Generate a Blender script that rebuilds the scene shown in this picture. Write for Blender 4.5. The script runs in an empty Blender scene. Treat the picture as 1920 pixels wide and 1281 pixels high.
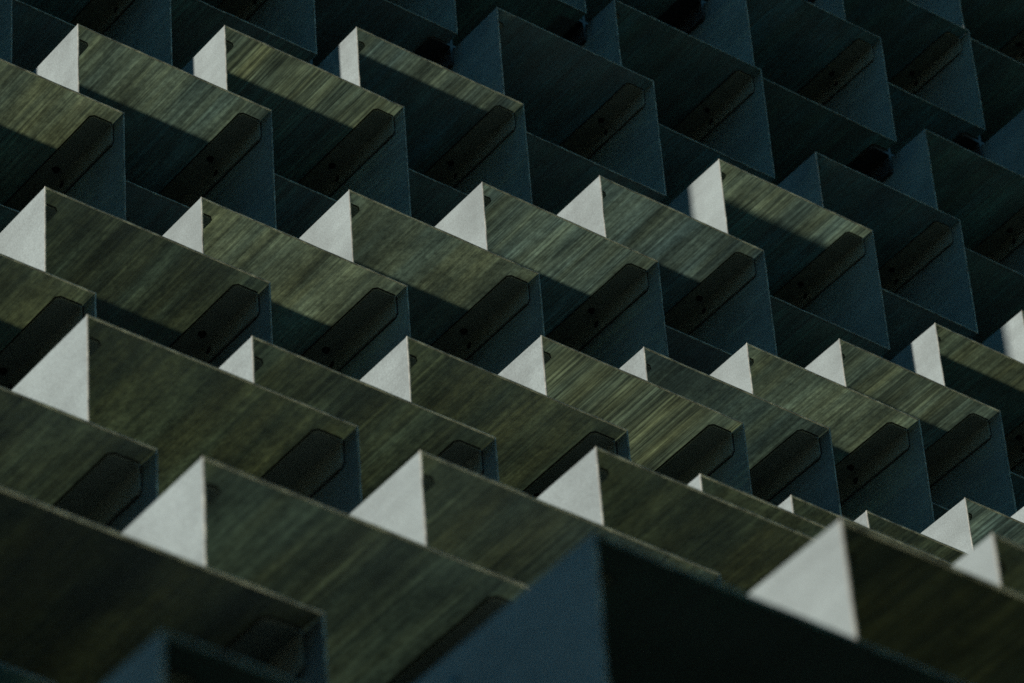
import bpy, bmesh, math, random
from mathutils import Matrix, Vector
random.seed(7)
S = bpy.context.scene
W = 0.5                     # width of one box in metres
PX, PZ = 1.0306*W, 0.8079*W # column and row pitch
BW, BH = W, 0.8079*0.97*W   # box width, box height
ZB = 8.3                    # height of the reference row above the ground
# ---------------------------------------------------------------- camera
cam = bpy.data.cameras.new('camera'); co = bpy.data.objects.new('camera', cam); S.collection.objects.link(co)
az, el, roll = 0.6934, 0.6903, -0.0810
f = Vector((math.sin(az)*math.cos(el), math.cos(az)*math.cos(el), math.sin(el)))
r = f.cross(Vector((0, 0, 1))).normalized(); u = r.cross(f)
r2 = r*math.cos(roll)+u*math.sin(roll); u2 = -r*math.sin(roll)+u*math.cos(roll)
M = Matrix((r2, u2, -f)).transposed().to_4x4()
M.translation = Vector((-7.1243*W, -12.5323*W, -13.4113*W+ZB))
co.matrix_world = M
cam.sensor_width = 36; cam.lens = 9050.8/1920*36
cam.clip_start = 0.05; cam.clip_end = 2000
cam.dof.use_dof = True; cam.dof.focus_distance = 9.9
cam.dof.aperture_fstop = 0.1697/0.0155
S.camera = co
# ---------------------------------------------------------------- sky, sun, exposure
SB, SE = 0.125, 0.75         # direction towards the sun is (-1, SB, SE)
sd = Vector((-1, SB, SE)).normalized()
wd = bpy.data.worlds.new('World'); S.world = wd; wd.use_nodes = True
nt = wd.node_tree; nt.nodes.clear()
out = nt.nodes.new('ShaderNodeOutputWorld'); bg = nt.nodes.new('ShaderNodeBackground'); sk = nt.nodes.new('ShaderNodeTexSky')
sk.sky_type = 'NISHITA'; sk.sun_disc = False
sk.sun_elevation = math.asin(sd.z); sk.sun_rotation = math.atan2(sd.x, sd.y)
sk.altitude = 50; sk.air_density = 1.0; sk.dust_density = 0.0; sk.ozone_density = 2.5
bg.inputs['Strength'].default_value = 0.05
hs = nt.nodes.new('ShaderNodeHueSaturation'); hs.inputs['Saturation'].default_value = 1.25; hs.inputs['Hue'].default_value = .465
nt.links.new(sk.outputs[0], hs.inputs['Color']); nt.links.new(hs.outputs[0], bg.inputs[0]); nt.links.new(bg.outputs[0], out.inputs[0])
sl = bpy.data.lights.new('sun', 'SUN'); sl.energy = 5.0; sl.angle = math.radians(1.0); sl.color = (1.0, 0.90, 0.785)
so = bpy.data.objects.new('sun', sl); S.collection.objects.link(so)
so.rotation_euler = (-sd).to_track_quat('-Z', 'Y').to_euler(); so.location = (-20, 4, 30)
S.view_settings.view_transform = 'Standard'; S.view_settings.look = 'None'
S.view_settings.exposure = 1.38; S.view_settings.gamma = 1; S.view_settings.use_curve_mapping = False
S.cycles.use_denoising = False; S.cycles.sample_clamp_indirect = 2.0
S.cycles.max_bounces = 8; S.cycles.diffuse_bounces = 6; S.cycles.transmission_bounces = 6
# ---------------------------------------------------------------- node helpers
def new_mat(name):
    m = bpy.data.materials.new(name); m.use_nodes = True; m.node_tree.nodes.clear(); return m, m.node_tree
class NB:
    def __init__(s, nt): s.nt = nt
    def n(s, t, **kw):
        x = s.nt.nodes.new(t)
        for k, v in kw.items():
            if hasattr(x, k): setattr(x, k, v)
        return x
    def l(s, a, b): s.nt.links.new(a, b)
    def noise(s, vec, scale, detail=3, rough=.55, dim='3D'):
        x = s.n('ShaderNodeTexNoise'); x.noise_dimensions = dim
        x.inputs['Scale'].default_value = scale; x.inputs['Detail'].default_value = detail; x.inputs['Roughness'].default_value = rough
        s.l(vec, x.inputs['Vector']); return x.outputs['Fac']
    def ramp(s, fac, a, b, lo=0., hi=1.):
        x = s.n('ShaderNodeMapRange'); x.clamp = True
        for k, v in zip(('From Min', 'From Max', 'To Min', 'To Max'), (a, b, lo, hi)): x.inputs[k].default_value = v
        s.l(fac, x.inputs['Value']); return x.outputs[0]
    def math(s, op, a, b=None, c=None):
        x = s.n('ShaderNodeMath'); x.operation = op
        for i, v in enumerate((a, b, c)):
            if v is None: continue
            if isinstance(v, (int, float)): x.inputs[i].default_value = v
            else: s.l(v, x.inputs[i])
        return x.outputs[0]
    def mix(s, fac, a, b, mode='MIX'):
        x = s.n('ShaderNodeMix'); x.data_type = 'RGBA'; x.blend_type = mode
        for k, v in ((0, fac), (6, a), (7, b)):
            if isinstance(v, (int, float)): x.inputs[k].default_value = v
            elif isinstance(v, tuple): x.inputs[k].default_value = (*v, 1)
            else: s.l(v, x.inputs[k])
        return x.outputs[2]
    def mapping(s, vec, scale=(1, 1, 1), rot=(0, 0, 0)):
        x = s.n('ShaderNodeMapping'); x.inputs['Scale'].default_value = scale; x.inputs['Rotation'].default_value = rot
        s.l(vec, x.inputs['Vector']); return x.outputs[0]
def fibreglass(name, trans, rim=False):
    """pultruded glass fibre sheet: drawn-out strands along the box's depth, woven cloth face, lets some light through"""
    m, t = new_mat(name); b = NB(t)
    tc = b.n('ShaderNodeTexCoord'); oi = b.n('ShaderNodeObjectInfo')
    off = b.n('ShaderNodeVectorMath'); off.operation = 'SCALE'
    cr = b.n('ShaderNodeCombineXYZ'); b.l(oi.outputs['Random'], cr.inputs[0]); b.l(b.math('MULTIPLY', oi.outputs['Random'], 3.7), cr.inputs[1]); b.l(oi.outputs['Random'], cr.inputs[2])
    b.l(cr.outputs[0], off.inputs[0]); off.inputs['Scale'].default_value = 37.
    add = b.n('ShaderNodeVectorMath'); add.operation = 'ADD'; b.l(tc.outputs['Object'], add.inputs[0]); b.l(off.outputs[0], add.inputs[1])
    v = add.outputs[0]
    # strands run along y, drifting a little
    fine = b.noise(b.mapping(v, (170, 3.4, 170), (0, 0, .03)), 1, 3, .65)
    mid = b.noise(b.mapping(v, (95, 2.0, 95), (0, 0, -.02)), 1, 3, .6)
    broad = b.noise(b.mapping(v, (14, 3.0, 14)), 1, 4, .6)
    mott = b.noise(b.mapping(v, (90, 52, 90)), 1, 6, .8)
    blot = b.noise(v, 5.5, 3, .6)
    s1 = b.ramp(fine, .38, .70, .35, 2.3)
    s2 = b.ramp(mid, .38, .72, .5, 1.5)
    s3 = b.ramp(broad, .3, .7, .62, 1.38)
    s4 = b.ramp(mott, .36, .64, .45, 1.65)
    a_ = oi.outputs['Alpha']     # how strongly this sheet's strands show; the rest is cloth mottling
    def weigh(x, w): return b.math('ADD', b.math('MULTIPLY', b.math('SUBTRACT', x, 1.), w), 1.)
    s1 = weigh(s1, a_); s2 = weigh(s2, a_); s4 = weigh(s4, b.math('SUBTRACT', 1.15, a_))
    cloud = b.ramp(b.noise(b.mapping(v, (17, 9, 17), (0, 0, .35)), 1, 6, .68), .32, .70, .58, 1.4)
    band = weigh(b.ramp(b.noise(b.mapping(v, (11, 1.1, 11), (0, 0, .04)), 1, 4, .6), .36, .66, .42, 1.5), b.math('SUBTRACT', 1.1, a_))
    cloud = b.math('MULTIPLY', cloud, band)
    scr = b.ramp(b.noise(b.mapping(v, (210, 2.0, 210), (0, 0, .05)), 1, 1, .5), .70, .80, 1., 1.5)   # pale scratches
    st = b.math('MULTIPLY', b.math('MULTIPLY', b.math('MULTIPLY', s1, s2), b.math('MULTIPLY', s3, s4)), b.math('MULTIPLY', cloud, weigh(scr, a_)))
    # reflected colour, pale grey with weave
    wv = b.n('ShaderNodeTexWave'); wv.wave_type = 'BANDS'; wv.bands_direction = 'Y'; wv.inputs['Scale'].default_value = 95; wv.inputs['Distortion'].default_value = 1.5; b.l(v, wv.inputs['Vector'])
    wz = b.n('ShaderNodeTexWave'); wz.wave_type = 'BANDS'; wz.bands_direction = 'Z'; wz.inputs['Scale'].default_value = 95; wz.inputs['Distortion'].default_value = 1.5; b.l(v, wz.inputs['Vector'])
    weave = b.math('MULTIPLY', b.ramp(wv.outputs['Fac'], 0, 1, .88, 1.06), b.ramp(wz.outputs['Fac'], 0, 1, .90, 1.06))
    speck = b.ramp(b.noise(v, 300, 3, .75), .35, .7, .74, 1.2)
    dirt = b.math('MULTIPLY', b.ramp(blot, .35, .7, 1.06, .72), b.ramp(b.noise(b.mapping(v, (40, 5, 40), (.5, 0, 0)), 1, 4, .6), .35, .75, 1.04, .88))
    k = b.math('MULTIPLY', b.math('MULTIPLY', weave, speck), dirt)
    base = (.150, .190, .197) if not rim else (.18, .19, .18)
    refl = b.mix(1., base, k, 'MULTIPLY')
    pr = b.n('ShaderNodeBsdfPrincipled'); b.l(refl, pr.inputs['Base Color']); pr.inputs['Roughness'].default_value = .6
    pr.inputs['Specular IOR Level'].default_value = .25
    bump = b.n('ShaderNodeBump'); bump.inputs['Strength'].default_value = .12; bump.inputs['Distance'].default_value = .001
    b.l(b.math('ADD', b.math('MULTIPLY', fine, 1.), weave), bump.inputs['Height']); b.l(bump.outputs[0], pr.inputs['Normal'])
    o = b.n('ShaderNodeOutputMaterial')
    if rim:
        wear = b.ramp(b.noise(b.mapping(v, (45, 45, 45)), 1, 5, .7), .38, .66, .65, 1.3)
        b.l(b.mix(1., refl, wear, 'MULTIPLY'), pr.inputs['Base Color'])
        tr = b.n('ShaderNodeBsdfTranslucent'); b.l(b.mix(1., (.80, .82, .64), wear, 'MULTIPLY'), tr.inputs['Color'])
        mx = b.n('ShaderNodeMixShader'); mx.inputs[0].default_value = .30
        b.l(pr.outputs[0], mx.inputs[1]); b.l(tr.outputs[0], mx.inputs[2]); b.l(mx.outputs[0], o.inputs[0]); return m
    # transmitted colour: yellow-green to grey-green strands, rusty brown stains
    hue = b.mix(b.ramp(b.noise(b.mapping(v, (18, 1.6, 18)), 1, 2, .5), .35, .68), (.46, .71, .54), (.59, .76, .43))
    hue = b.mix(b.math('MULTIPLY', b.ramp(b.noise(b.mapping(v, (7, 3.5, 7)), 1, 3, .6),   .68, .88), .5), hue, (.50, .40, .20))
    tr = b.n('ShaderNodeBsdfTranslucent')
    tcol = b.mix(1., hue, b.math('MULTIPLY', st, trans*3.), 'MULTIPLY')
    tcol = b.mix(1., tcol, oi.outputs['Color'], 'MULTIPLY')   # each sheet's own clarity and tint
    b.l(tcol, tr.inputs['Color'])
    mx = b.n('ShaderNodeMixShader'); mx.inputs[0].default_value = .30
    b.l(pr.outputs[0], mx.inputs[1]); b.l(tr.outputs[0], mx.inputs[2]); b.l(mx.outputs[0], o.inputs[0])
    return m
def simple(name, col, rough=.5, metal=0., var=.25, scale=30):
    m, t = new_mat(name); b = NB(t); tc = b.n('ShaderNodeTexCoord')
    n = b.noise(tc.outputs['Object'], scale, 4, .6)
    c = b.mix(1., col, b.ramp(n, .3, .7, 1-var, 1+var), 'MULTIPLY')
    pr = b.n('ShaderNodeBsdfPrincipled'); b.l(c, pr.inputs['Base Color']); pr.inputs['Roughness'].default_value = rough; pr.inputs['Metallic'].default_value = metal
    o = b.n('ShaderNodeOutputMaterial'); b.l(pr.outputs[0], o.inputs[0]); return m
MP = fibreglass('fibreglass_sheet', .034)
MR = fibreglass('fibreglass_cut_edge', 0, True)
MA = simple('painted_angle', (.14, .165, .14), .55, 0, .12, 25)
MB_ = simple('dark_bracket', (.035, .038, .04), .45, .3, .3, 50)
MK = simple('painted_gap_shadow', (.012, .012, .012), .8, 0, .2, 50)  # black that paints the shadow line round the angle plates
MS = simple('bolt_steel', (.03, .03, .03), .4, .6, .2, 80)
MG = simple('lawn', (.016, .024, .010), .9, 0, .4, 3)
# ---------------------------------------------------------------- geometry
T = .003          # cut edge width
LEN = 2.0        # box depth in metres
def mesh(name, bm, mat):
    me = bpy.data.meshes.new(name); bm.normal_update(); bm.to_mesh(me); bm.free(); me.materials.append(mat); return me
def add_box(bm, x0, x1, y0, y1, z0, z1):
    vs = [bm.verts.new(p) for p in ((x0,y0,z0),(x1,y0,z0),(x1,y1,z0),(x0,y1,z0),(x0,y0,z1),(x1,y0,z1),(x1,y1,z1),(x0,y1,z1))]
    for q in ((0,3,2,1),(4,5,6,7),(0,1,5,4),(1,2,6,5),(2,3,7,6),(3,0,4,7)): bm.faces.new([vs[i] for i in q])
def sheet(pts, mat, name, nx=1, ny=1):
    bm = bmesh.new(); vs = [bm.verts.new(p) for p in pts]; bm.faces.new(vs); return mesh(name, bm, mat)
# local frame of a box: origin at its bottom front left corner
EY = .003
c = .0015
panels = {
 'top_panel':    sheet([(c, EY, BH), (BW-c, EY, BH), (BW-c, LEN, BH), (c, LEN, BH)], MP, 'top_panel'),
 'bottom_panel': sheet([(c, EY, 0), (c, LEN, 0), (BW-c, LEN, 0), (BW-c, EY, 0)], MP, 'bottom_panel'),
 'left_panel':   sheet([(0, EY, c), (0, EY, BH-c), (0, LEN, BH-c), (0, LEN, c)], MP, 'side_panel'),
 'right_panel':  sheet([(BW, EY, c), (BW, LEN, c), (BW, LEN, BH-c), (BW, EY, BH-c)], MP, 'side_panel'),
}
# rounded long corners joining the four sheets (part of the front edge moulding)
def edge_mesh(seed):
    rnd = random.Random(seed); bm = bmesh.new()
    # closed rectangular ring with a bevelled profile, slightly chipped
    prof = [(0, EY), (0, .0006), (.0006, 0), (T-.0006, 0), (T, .0006), (T, EY)]   # inset, y
    n = 14; ring = []
    def pt(side, s, ins, y):
        if side == 0: return (ins+(BW-2*ins)*s, y, BH-ins)
        if side == 1: return (BW-ins, y, BH-ins-(BH-2*ins)*s)
        if side == 2: return (BW-ins-(BW-2*ins)*s, y, ins)
        return (ins, y, ins+(BH-2*ins)*s)
    for side in range(4):
        for k in range(n):
            s = k/n; j = rnd.uniform(-.0005, .0005) if k else 0
            chip = rnd.uniform(.0006, .0015) if (k and rnd.random() < .10) else 0
            ring.append([bm.verts.new(pt(side, s, ins, y+(j+chip if y < .001 else 0))) for ins, y in prof])
    L = len(ring)
    for a in range(L):
        q0, q1 = ring[a], ring[(a+1) % L]
        for k in range(len(prof)): k2 = (k+1) % len(prof); bm.faces.new((q0[k], q0[k2], q1[k2], q1[k]))
    bmesh.ops.recalc_face_normals(bm, faces=bm.faces)
    return mesh('front_edge', bm, MR)
EDGES = [edge_mesh(k) for k in range(6)]
# L angle inside a corner; origin at the corner, arms along +x and -z
def angle_mesh(fx, fz):
    bm = bmesh.new(); w, y0, y1, t, ch = .054, .038, 1.9, .004, .007
    g = .0025
    def plate(out):      # out(a, y, d): a across the arm, d off the sheet
        P = [(t, y0), (w-ch, y0), (w, y0+ch), (w, y1), (t, y1)]
        lo = [bm.verts.new(out(a, y, g)) for a, y in P]; hi = [bm.verts.new(out(a, y, g+t)) for a, y in P]
        bm.faces.new(lo); bm.faces.new(hi[::-1])
        for k in range(5): bm.faces.new((lo[k], lo[(k+1) % 5], hi[(k+1) % 5], hi[k]))
    plate(lambda a, y, d: (fx*a, y, -fz*d)); plate(lambda a, y, d: (fx*d, y, -fz*a))
    x = sorted((fx*g, fx*(t-.0002))); z = sorted((-fz*g, -fz*(t-.0002))); add_box(bm, x[0], x[1], y0, y1, z[0], z[1])
    n0 = len(bm.faces)
    def pad(out):        # black pad painting the shadow line round the plate, a little larger than it
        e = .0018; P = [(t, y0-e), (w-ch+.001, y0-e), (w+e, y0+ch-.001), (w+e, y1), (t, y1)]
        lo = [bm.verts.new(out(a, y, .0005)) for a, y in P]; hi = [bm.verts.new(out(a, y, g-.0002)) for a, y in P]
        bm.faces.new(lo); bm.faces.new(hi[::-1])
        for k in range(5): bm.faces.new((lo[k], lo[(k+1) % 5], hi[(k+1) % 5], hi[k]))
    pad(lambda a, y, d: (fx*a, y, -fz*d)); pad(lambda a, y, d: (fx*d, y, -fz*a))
    bm.faces.ensure_lookup_table()
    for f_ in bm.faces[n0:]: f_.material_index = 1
    bmesh.ops.recalc_face_normals(bm, faces=bm.faces)
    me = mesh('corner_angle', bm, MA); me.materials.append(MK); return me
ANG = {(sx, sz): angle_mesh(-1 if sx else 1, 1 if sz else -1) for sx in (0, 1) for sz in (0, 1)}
def bolt_mesh():
    bm = bmesh.new()
    bmesh.ops.create_cone(bm, cap_ends=True, segments=14, radius1=.0085, radius2=.0085, depth=.0015, matrix=Matrix.Translation((0, 0, -.0008)))
    bmesh.ops.create_cone(bm, cap_ends=True, segments=6, radius1=.0058, radius2=.0054, depth=.006, matrix=Matrix.Translation((0, 0, -.0046)))
    return mesh('bolt', bm, MS)
BOLT = bolt_mesh()
# cross bracket in the gap where two boxes meet corner to corner; origin at the node centre line, front at y=0
GX, GZ = PX-BW, PZ-BH
def cross_mesh(dirn):
    bm = bmesh.new(); w = .062; t = .004; ch = .006; L = .75
    def plate(P, f):
        lo = [bm.verts.new(f(a, y, -t)) for a, y in P]; hi = [bm.verts.new(f(a, y, t)) for a, y in P]
        n = len(P); bm.faces.new(lo); bm.faces.new(hi[::-1])
        for k in range(n): bm.faces.new((lo[k], lo[(k+1) % n], hi[(k+1) % n], hi[k]))
    P = [(t, 0), (w-ch, 0), (w, ch), (w, L), (t, L)]
    for s in (1, -1):
        plate(P, lambda a, y, d: (s*a, y, d)); plate(P, lambda a, y, d: (d, y, s*a))
    add_box(bm, -t+.0001, t-.0001, .0002, L, -t+.0001, t-.0001)
    bmesh.ops.recalc_face_normals(bm, faces=bm.faces)
    return mesh('cross_bracket', bm, MB_)
CROSS = cross_mesh(1)
# ---------------------------------------------------------------- the wall of boxes: column, row, setback (in box widths), small offsets
BOXES = {
(0,0):(-.368,.0276,-.0036),(1,1):(0,.0128,-.0078),(2,2):(.377,.0143,.0095),(3,3):(.737,.0092,.0073),(4,4):(.911,.0028,.0034),(5,5):(1.206,.0234,.0391),(6,6):(1.254,-.0114,.0144),(7,7):(1.534,-.0166,.0125),(8,8):(1.599,-.0156,.0125),
(-1,-3):(-1.737,.0113,-.0073),(0,-2):(-1.363,.0073,-.0241),(1,-1):(-.88,.0094,-.0295),(2,0):(-.498,.0007,-.0242),(3,1):(-.12,.0021,-.0093),(4,2):(.249,-.0083,-.0092),(5,3):(.533,.0032,.0078),(6,4):(.883,-.0089,.01),(7,5):(1.061,-.0135,.0056),(8,6):(1.20,-.01,.005),
(-2,-6):(-3.631,-.0022,.0016),(-1,-5):(-3.211,.0075,.0095),(0,-4):(-2.632,-.0004,-.0159),(1,-3):(-2.118,.0175,.006),(2,-2):(-1.656,.0018,-.0173),(3,-1):(-1.072,.009,-.0104),(4,0):(-.609,-.0057,-.0191),(5,1):(-.139,-.0033,-.0097),(6,2):(.228,-.0026,.0023),(7,3):(.592,-.0021,.0019),
(-3,-9):(-5.834,-.0465,.0375),(-2,-8):(-5.323,-.0288,.0208),(-1,-7):(-4.821,-.0228,.0079),(0,-6):(-4.305,-.0067,.0055),(1,-5):(-3.6,-.0032,.0027),(2,-4):(-2.913,.0054,-.0049),(3,-3):(-2.229,.0067,-.0063),(4,-2):(-1.754,.0102,-.0097),(5,-1):(-1.25,.01,-.01),
(0,2):(.452,0,0),(1,3):(.755,.0164,-.01),(2,4):(1.009,.0038,-.0025),(3,5):(1.193,.0009,-.0006),(4,6):(1.364,-.0048,.0034),
(5,7):(1.5,0,0),(6,8):(1.65,0,0),(-4,-10):(-6.3,0,0),
(-4,-12):(-8.27,-.10,.08),(-3,-11):(-7.95,-.09,.07),(-2,-10):(-7.43,-.07,.06),(-1,-9):(-6.81,-.05,.05),
}
# boxes just outside the picture, following the wall's curve; some set forward to shade boxes in view
EXTRA = {(0,-8):(-6.1,0,0),(-3,-7):(-4.1,0,0),(-2,-4):(-2.2,0,0),(-1,-1):(-.8,0,0),(-2,-2):(-1.3,0,0),
(-1,1):(.1,0,0),(-2,0):(-.3,0,0),(-1,3):(.85,0,0),(0,4):(1.1,0,0),(1,5):(1.3,0,0),(2,6):(1.15,0,0),(4,10):(1.5,0,0),(3,7):(1.24,0,0),(-4,-8):(-5.0,0,0),(4,8):(1.35,0,0),(1,7):(1.38,0,0),(5,9):(1.45,0,0),
(7,9):(1.75,0,0),(6,10):(1.8,0,0),(9,9):(1.75,0,0),(8,10):(1.9,0,0),(9,7):(1.45,0,0),(8,4):(1.0,0,0),(9,5):(1.2,0,0),(7,1):(.3,0,0),(6,0):(-.25,0,0),(8,2):(.65,0,0),
(1,-7):(-4.2,0,0),(2,-6):(-3.6,0,0),(3,-5):(-3.0,0,0)}
ALL = dict(BOXES); ALL.update(EXTRA)
ROWS = {0:'first full row', 2:'second full row down', 4:'third full row down', 6:'fourth full row down',
        8:'blurred bottom row', -2:'cut-off top row'}
def origin(i, j):
    y, dx, dz = ALL[(i, j)]
    return Vector((i*PX+dx*W, y*W, j*PZ+dz*W-BH+ZB))
def child(name, me, par, loc=(0, 0, 0), rot=None):
    o = bpy.data.objects.new(name, me); S.collection.objects.link(o); o.parent = par; o.location = loc
    if rot: o.rotation_euler = rot
    return o
def make_box(i, j, label, group):
    e = bpy.data.objects.new('fibreglass_box', None); e.empty_display_size = .1; S.collection.objects.link(e)
    e.location = origin(i, j); e['label'] = label; e['category'] = 'box'; e['group'] = group
    rnd = random.Random(i*131+j*17+5)
    for nm, me in panels.items():
        name = 'side_panel' if nm in ('left_panel', 'right_panel') else nm
        o = child(name, me, e)
        k = rnd.uniform(.75, 1.2); w = rnd.uniform(-.08, .08)
        k *= CLARITY.get((i, j), 1.); w = TINT.get((i, j), w)
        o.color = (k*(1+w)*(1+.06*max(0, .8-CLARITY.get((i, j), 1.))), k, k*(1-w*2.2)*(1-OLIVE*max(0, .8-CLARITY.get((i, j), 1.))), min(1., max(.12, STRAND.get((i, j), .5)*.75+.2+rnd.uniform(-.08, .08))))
    child('front_edge', rnd.choice(EDGES), e)
    for (sx, sz), me in ANG.items():
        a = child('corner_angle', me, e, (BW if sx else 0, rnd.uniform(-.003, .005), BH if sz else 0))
        if sz:
            s = -1 if sx else 1
            y = rnd.uniform(.17, .275)
            child('bolt', BOLT, a, (s*.028, y, -.0066)); child('bolt', BOLT, a, (s*.0066, y+.012, -.03), (0, s*math.pi/2, 0))
    # cross brackets joining this box to the two above it
    for di, nx in ((-1, -GX/2), (1, BW+GX/2)):
        if (i+di, j+1) in ALL:
            d = ALL[(i+di, j+1)][0]*W-ALL[(i, j)][0]*W
            child('cross_bracket', CROSS, e, (nx, max(0, d)+.04, BH+GZ/2))
    return e
# how clear each box's sheets still are (weathered ones let less light through; some low values also stand in for shade)
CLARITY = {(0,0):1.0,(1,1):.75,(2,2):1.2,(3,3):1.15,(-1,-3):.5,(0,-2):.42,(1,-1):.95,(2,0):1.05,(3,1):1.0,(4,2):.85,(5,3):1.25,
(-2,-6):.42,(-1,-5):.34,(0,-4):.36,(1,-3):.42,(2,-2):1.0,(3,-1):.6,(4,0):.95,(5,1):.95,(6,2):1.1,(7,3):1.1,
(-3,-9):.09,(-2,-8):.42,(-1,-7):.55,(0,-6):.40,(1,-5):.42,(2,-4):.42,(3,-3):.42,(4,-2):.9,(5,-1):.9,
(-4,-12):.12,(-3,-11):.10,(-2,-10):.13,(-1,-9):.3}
_v = Vector((-3.5*W, -8.4*W, -9.0*W+ZB)) + Vector((0, 0, 1.12*W)) + sd*13      # a point on the line of shade over the lowest boxes
TREE = Vector((_v.x, _v.y, 0)); TREE_H = _v.z+.6; VAX = (Vector((0, 0, 1))-sd*sd.z).normalized(); CUT = _v.dot(VAX)
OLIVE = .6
TINT = {(4,2):-.08, (3,-1):-.13, (4,0):.05, (2,0):.02, (1,-1):.03, (2,-2):.05, (1,1):-.03}
STRAND = {(0,0):.3,(1,1):.5,(2,2):.85,(3,3):.6,(-1,-3):.3,(0,-2):.25,(1,-1):.3,(2,0):.25,(3,1):.6,(4,2):.5,(5,3):.7,(-2,-6):.3,(-1,-5):.25,(0,-4):.25,(1,-3):.4,
(2,-2):.8,(3,-1):.4,(4,0):.3,(5,1):.6,(6,2):.5,(-3,-9):.3,(-2,-8):.4,(-1,-7):.4,(0,-6):.3,(1,-5):.25,(2,-4):.25,(3,-3):.25,(4,-2):.7}
ORD = ['first','second','third','fourth','fifth','sixth','seventh','eighth','ninth','tenth']
rows = {}
HIDDEN = {(1,-5),(2,-4),(3,-3)}
SHADED = {(4,4),(5,5),(6,6),(7,7),(8,8),(6,4),(7,5),(8,6),(0,2),(1,3),(2,4),(3,5),(4,6),(-4,-12),(-3,-11),(-3,-9),(-4,-10),(5,7),(6,8)}
for k in BOXES: rows.setdefault(k[0]-k[1], []).append(k)
for d, ks in rows.items():
    ks.sort()
    for n, (i, j) in enumerate(ks):
        look = 'mostly hidden fibreglass box' if (i, j) in HIDDEN else 'shaded blue-black fibreglass box' if (i, j) in SHADED else 'fibreglass box with sunlit pale side'
        make_box(i, j, '%s, %s from left in the %s' % (look, ORD[n], ROWS[d]), 'stacked fibreglass boxes of the wall')
for (i, j) in EXTRA:
    make_box(i, j, 'fibreglass box of the wall standing just outside the picture', 'boxes of the wall beyond the picture')
# ---------------------------------------------------------------- unseen park tree put left of the wall, crown cut to shade the lowest boxes
def tree(base, h, rad, label, cut=None):
    rnd = random.Random(3); e = bpy.data.objects.new('unseen_tree', None); S.collection.objects.link(e); e.location = base
    e['label'] = label; e['category'] = 'tree'
    bm = bmesh.new()
    def limb(a, b, ra, rb, n=9):
        d = (b-a); q = d.to_track_quat('Z', 'Y'); r0 = []; r1 = []
        for k in range(n):
            t = 2*math.pi*k/n; o = Vector((math.cos(t), math.sin(t), 0))
            r0.append(bm.verts.new(a+q @ (o*ra))); r1.append(bm.verts.new(b+q @ (o*rb)))
        for k in range(n): bm.faces.new((r0[k], r0[(k+1) % n], r1[(k+1) % n], r1[k]))
    top = Vector((.2, .1, h-rad*1.6)); limb(Vector((0, 0, -.2)), top, .34, .24)
    cl = []
    C0 = Vector((0, 0, h-rad))
    for k in range(12):
        v = Vector((rnd.gauss(0, 1), rnd.gauss(0, 1), rnd.gauss(.3, .8))).normalized()
        p = C0+v*rad*.72; limb(top, p, .12, .03, 6)
    bmesh.ops.recalc_face_normals(bm, faces=bm.faces)
    child('trunk', mesh('trunk', bm, simple('bark', (.10, .08, .06), .9, 0, .4, 12)), e)
    bm = bmesh.new()
    for k in range(260):
        v = Vector((rnd.gauss(0, 1), rnd.gauss(0, 1), rnd.gauss(0, 1))).normalized()*rad*rnd.uniform(.25, .88)
        cc = C0+v; rr = rnd.uniform(.45, .85)
        if cut is not None and k % 2 == 0: cc = Vector((rnd.gauss(0, .6), rnd.gauss(0, 1.2), h-rnd.uniform(.4, 1.8)))
        for m_ in range(110):
            w = Vector((rnd.gauss(0, .5), rnd.gauss(0, .5), rnd.gauss(0, .4)))*rr; p = cc+w
            if cut is not None and (p+base).dot(VAX) > cut-.05: continue  # leaves trimmed along the sun's slant so the shade ends there
            a = Vector((rnd.gauss(0, 1), rnd.gauss(0, 1), rnd.gauss(0, .6))).normalized(); b_ = a.orthogonal().normalized(); c_ = a.cross(b_)
            L_ = rnd.uniform(.09, .17)
            bm.faces.new([bm.verts.new(p+q) for q in (-b_*L_, -c_*L_*.5, b_*L_, c_*L_*.5)])
    child('crown', mesh('crown', bm, simple('leaf_green', (.06, .10, .03), .6, 0, .4, 2)), e)
    return e
tree(TREE, TREE_H, 3.0, 'unseen leafy park tree left of the wall, crown cut to shade the lowest boxes', CUT)
t0 = tree(Vector((-19, -12, 0)), 12.5, 4.6, 'tall unseen tree added round the lawn to dim the sky light')  # unseen belt of trees, added to hold back sky light
t0['group'] = 'unseen trees added to dim the sky light'
rt = random.Random(11)
for k, (x, y) in enumerate([(-22, -3.5), (-23, 5), (-21, 13), (-14, -19), (-6, -23), (3, -24), (12, -21), (-15, 20)]):
    e = t0.copy(); S.collection.objects.link(e); e.location = (x, y, 0); e.rotation_euler.z = rt.uniform(0, 6.28)
    z = rt.uniform(.9, 1.08); e.scale = (z, z, z)
    for ch in list(t0.children): c_ = ch.copy(); S.collection.objects.link(c_); c_.parent = e
# ---------------------------------------------------------------- ground
bm = bmesh.new(); vs = [bm.verts.new(p) for p in ((-900, -900, 0), (900, -900, 0), (900, 900, 0), (-900, 900, 0))]; bm.faces.new(vs)
g = bpy.data.objects.new('ground', mesh('ground', bm, MG)); S.collection.objects.link(g); g['kind'] = 'structure'
